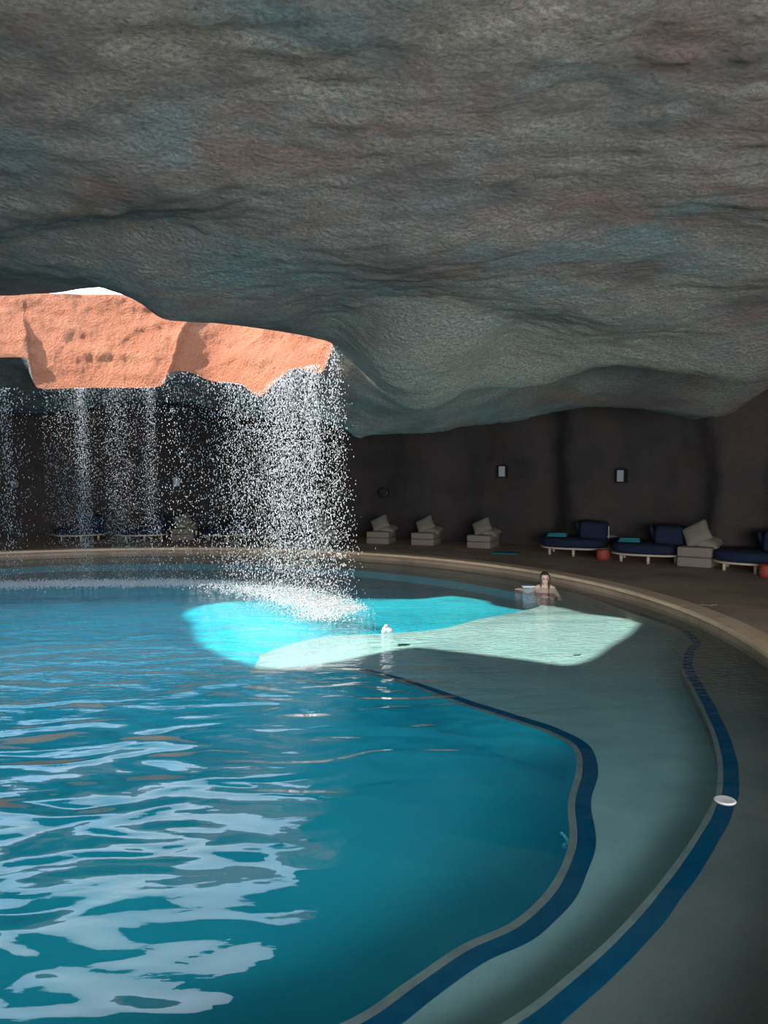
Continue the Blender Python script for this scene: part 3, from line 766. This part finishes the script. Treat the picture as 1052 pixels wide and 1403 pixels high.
# ------------------------------------------------------------ the swimmer
SW = at_z(746, 805, 0); SWR = -face_cam(SW) + .12
sw = thing('person', 'person with dark wet hair in the water up to the shoulders beside a white board', 'person', SW, SWR)
def blobs(parts, vox, name, m, parent, smooth=6):
    bm = bmesh.new()
    for kind, *a in parts:
        if kind == 'e':                            # ellipsoid: centre, radii, rotation about x
            c, r_, *rot = a
            g = bmesh.ops.create_uvsphere(bm, u_segments=24, v_segments=16, radius=1)
            M = Matrix.Translation(c) @ (Matrix.Rotation(rot[0], 4, rot[1]) if rot else Matrix.Identity(4)) @ Matrix.Diagonal((*r_, 1))
            bmesh.ops.transform(bm, matrix=M, verts=g['verts'])
        else:                                      # tapered limb: a, b, ra, rb
            A_, B_, ra, rb = a
            add_tube(bm, A_, B_, ra, rb, 16)
            for c, r_ in ((A_, ra), (B_, rb)):
                g = bmesh.ops.create_uvsphere(bm, u_segments=16, v_segments=10, radius=r_); bmesh.ops.translate(bm, verts=g['verts'], vec=c)
    o = bmo(name, bm, m, parent, True)
    md_ = o.modifiers.new('remesh', 'REMESH'); md_.mode = 'VOXEL'; md_.voxel_size = vox; md_.use_smooth_shade = True
    s_ = o.modifiers.new('smooth', 'SMOOTH'); s_.iterations = smooth; s_.factor = .5
    return o
# looks toward -y; reclining, hips resting on the basin floor
hd = Vector((0, -.03, .165))
body = [('e', hd + Vector((0, .012, .018)), (.076, .094, .098)), ('e', hd + Vector((0, -.028, -.045)), (.056, .060, .066)),
        ('e', hd + Vector((0, -.098, -.012)), (.012, .018, .024)), ('e', hd + Vector((0, -.082, -.056)), (.026, .014, .013)),
        ('e', hd + Vector((0, -.078, -.088)), (.024, .018, .017)), ('e', hd + Vector((0, -.078, .022)), (.055, .018, .014)),
        ('e', hd + Vector((.076, .015, -.012)), (.012, .020, .032)), ('e', hd + Vector((-.076, .015, -.012)), (.012, .020, .032)),
        ('t', hd + Vector((0, .02, -.06)), (0, .03, .0), .052, .058),
        ('t', (-.10, .03, -.005), (.10, .03, -.005), .058, .058), ('t', (-.15, .03, -.02), (.15, .03, -.02), .048, .048),
        ('e', (0, .01, -.10), (.155, .095, .12)), ('e', (0, -.02, -.2), (.125, .09, .10)), ('e', (0, -.06, -.24), (.15, .11, .085)),
        ('t', (-.165, .03, -.03), (-.33, -.08, -.06), .045, .036), ('t', (-.33, -.08, -.06), (-.44, -.20, -.012), .036, .025),
        ('t', (.165, .03, -.03), (.27, -.02, -.19), .045, .036), ('t', (.27, -.02, -.19), (.24, -.22, -.17), .036, .025),
        ('t', (-.08, -.10, -.235), (-.12, -.48, -.225), .075, .052), ('t', (-.12, -.48, -.225), (-.11, -.86, -.245), .050, .032),
        ('t', (.08, -.10, -.235), (.13, -.47, -.225), .075, .052), ('t', (.13, -.47, -.225), (.14, -.85, -.245), .050, .032),
        ('t', (-.11, -.86, -.25), (-.12, -.92, -.20), .030, .022), ('t', (.14, -.85, -.25), (.15, -.91, -.20), .030, .022)]
def hand(w, d, side):
    d = Vector(d).normalized(); s_ = d.cross(Vector((0, 0, 1))).normalized() * side; w = Vector(w); out = []
    out.append(('t', w, w + d * .07, .022, .024)); out.append(('t', w + s_ * .018 + d * .03, w + s_ * .020 + d * .075, .016, .014)); out.append(('t', w - s_ * .018 + d * .03, w - s_ * .020 + d * .072, .016, .013))
    for k, ln in enumerate((.062, .072, .068, .052)):
        o_ = s_ * (.030 - .020 * k); b = w + d * .085 + o_; m_ = b + d * ln * .55 + Vector((0, 0, .004)); e = m_ + d * ln * .42 + Vector((0, 0, -.012))
        out += [('t', w + d * .07 + o_ * .8, b, .0095, .009), ('t', b, m_, .009, .008), ('t', m_, e, .008, .0065)]
    b = w + d * .02 + s_ * .028; out += [('t', b, b + d * .03 + s_ * .022, .011, .010), ('t', b + d * .03 + s_ * .022, b + d * .06 + s_ * .026, .010, .008)]
    return out
body += hand((-.44, -.20, -.008), (-.7, -.6, .12), -1) + hand((.24, -.22, -.17), (-.1, -1, 0), -1)
blobs(body, .0055, 'body', M_skin, sw, 4)
hair = [('e', hd + Vector((0, .035, .045)), (.086, .094, .088)), ('e', hd + Vector((0, .07, -.02)), (.080, .055, .10)),
        ('e', hd + Vector((0, -.045, .098)), (.060, .045, .026)),
        ('t', hd + Vector((-.070, -.02, .06)), hd + Vector((-.082, -.035, -.03)), .020, .017), ('t', hd + Vector((-.082, -.035, -.03)), hd + Vector((-.075, -.065, -.15)), .018, .010),
        ('t', hd + Vector((.070, -.02, .06)), hd + Vector((.083, -.03, -.03)), .022, .020), ('t', hd + Vector((.083, -.03, -.03)), hd + Vector((.070, -.065, -.16)), .022, .014),
        ('t', hd + Vector((.0, .10, -.03)), hd + Vector((.0, .09, -.17)), .05, .03), ('t', hd + Vector((.05, .09, -.03)), hd + Vector((.06, .07, -.16)), .035, .02), ('t', hd + Vector((-.05, .09, -.03)), hd + Vector((-.05, .07, -.15)), .035, .02)]
blobs(hair, .007, 'hair', M_hair, sw, 3)
for s_ in (-1, 1):
    bm = bmesh.new(); g = bmesh.ops.create_uvsphere(bm, u_segments=12, v_segments=8, radius=.0125); bmesh.ops.translate(bm, verts=g['verts'], vec=hd + Vector((s_ * .030, -.077, .002))); bmo('eye', bm, M_eye, sw, True)
    bm = bmesh.new(); add_tube(bm, hd + Vector((s_ * .014, -.094, .026)), hd + Vector((s_ * .048, -.080, .028)), .0045, .003, 8); bmo('eyebrow', bm, M_hair, sw, True)
bm = bmesh.new(); g = bmesh.ops.create_uvsphere(bm, u_segments=12, v_segments=8, radius=1); bmesh.ops.transform(bm, matrix=Matrix.Translation(hd + Vector((0, -.094, -.056))) @ Matrix.Diagonal((.021, .005, .007, 1)), verts=g['verts']); bmo('lips', bm, M_lip, sw, True)
suit = [('e', (0, .008, -.12), (.162, .103, .075)), ('e', (0, -.06, -.235), (.158, .118, .075))]
blobs(suit, .008, 'swimsuit', M_suit, sw, 3)
# the board the left hand rests near
p = at_z(724, 804, 0)
bm = bmesh.new(); add_box(bm, (0, 0, .008), (.24, .15, .028), None, .010, 3)
o = bmo('float_board', bm, M_board, None, True); o.location = p; o.rotation_euler = (0, .0, SWR + .15); tag(o, 'small white foam board floating beside the swimmer', 'float board')
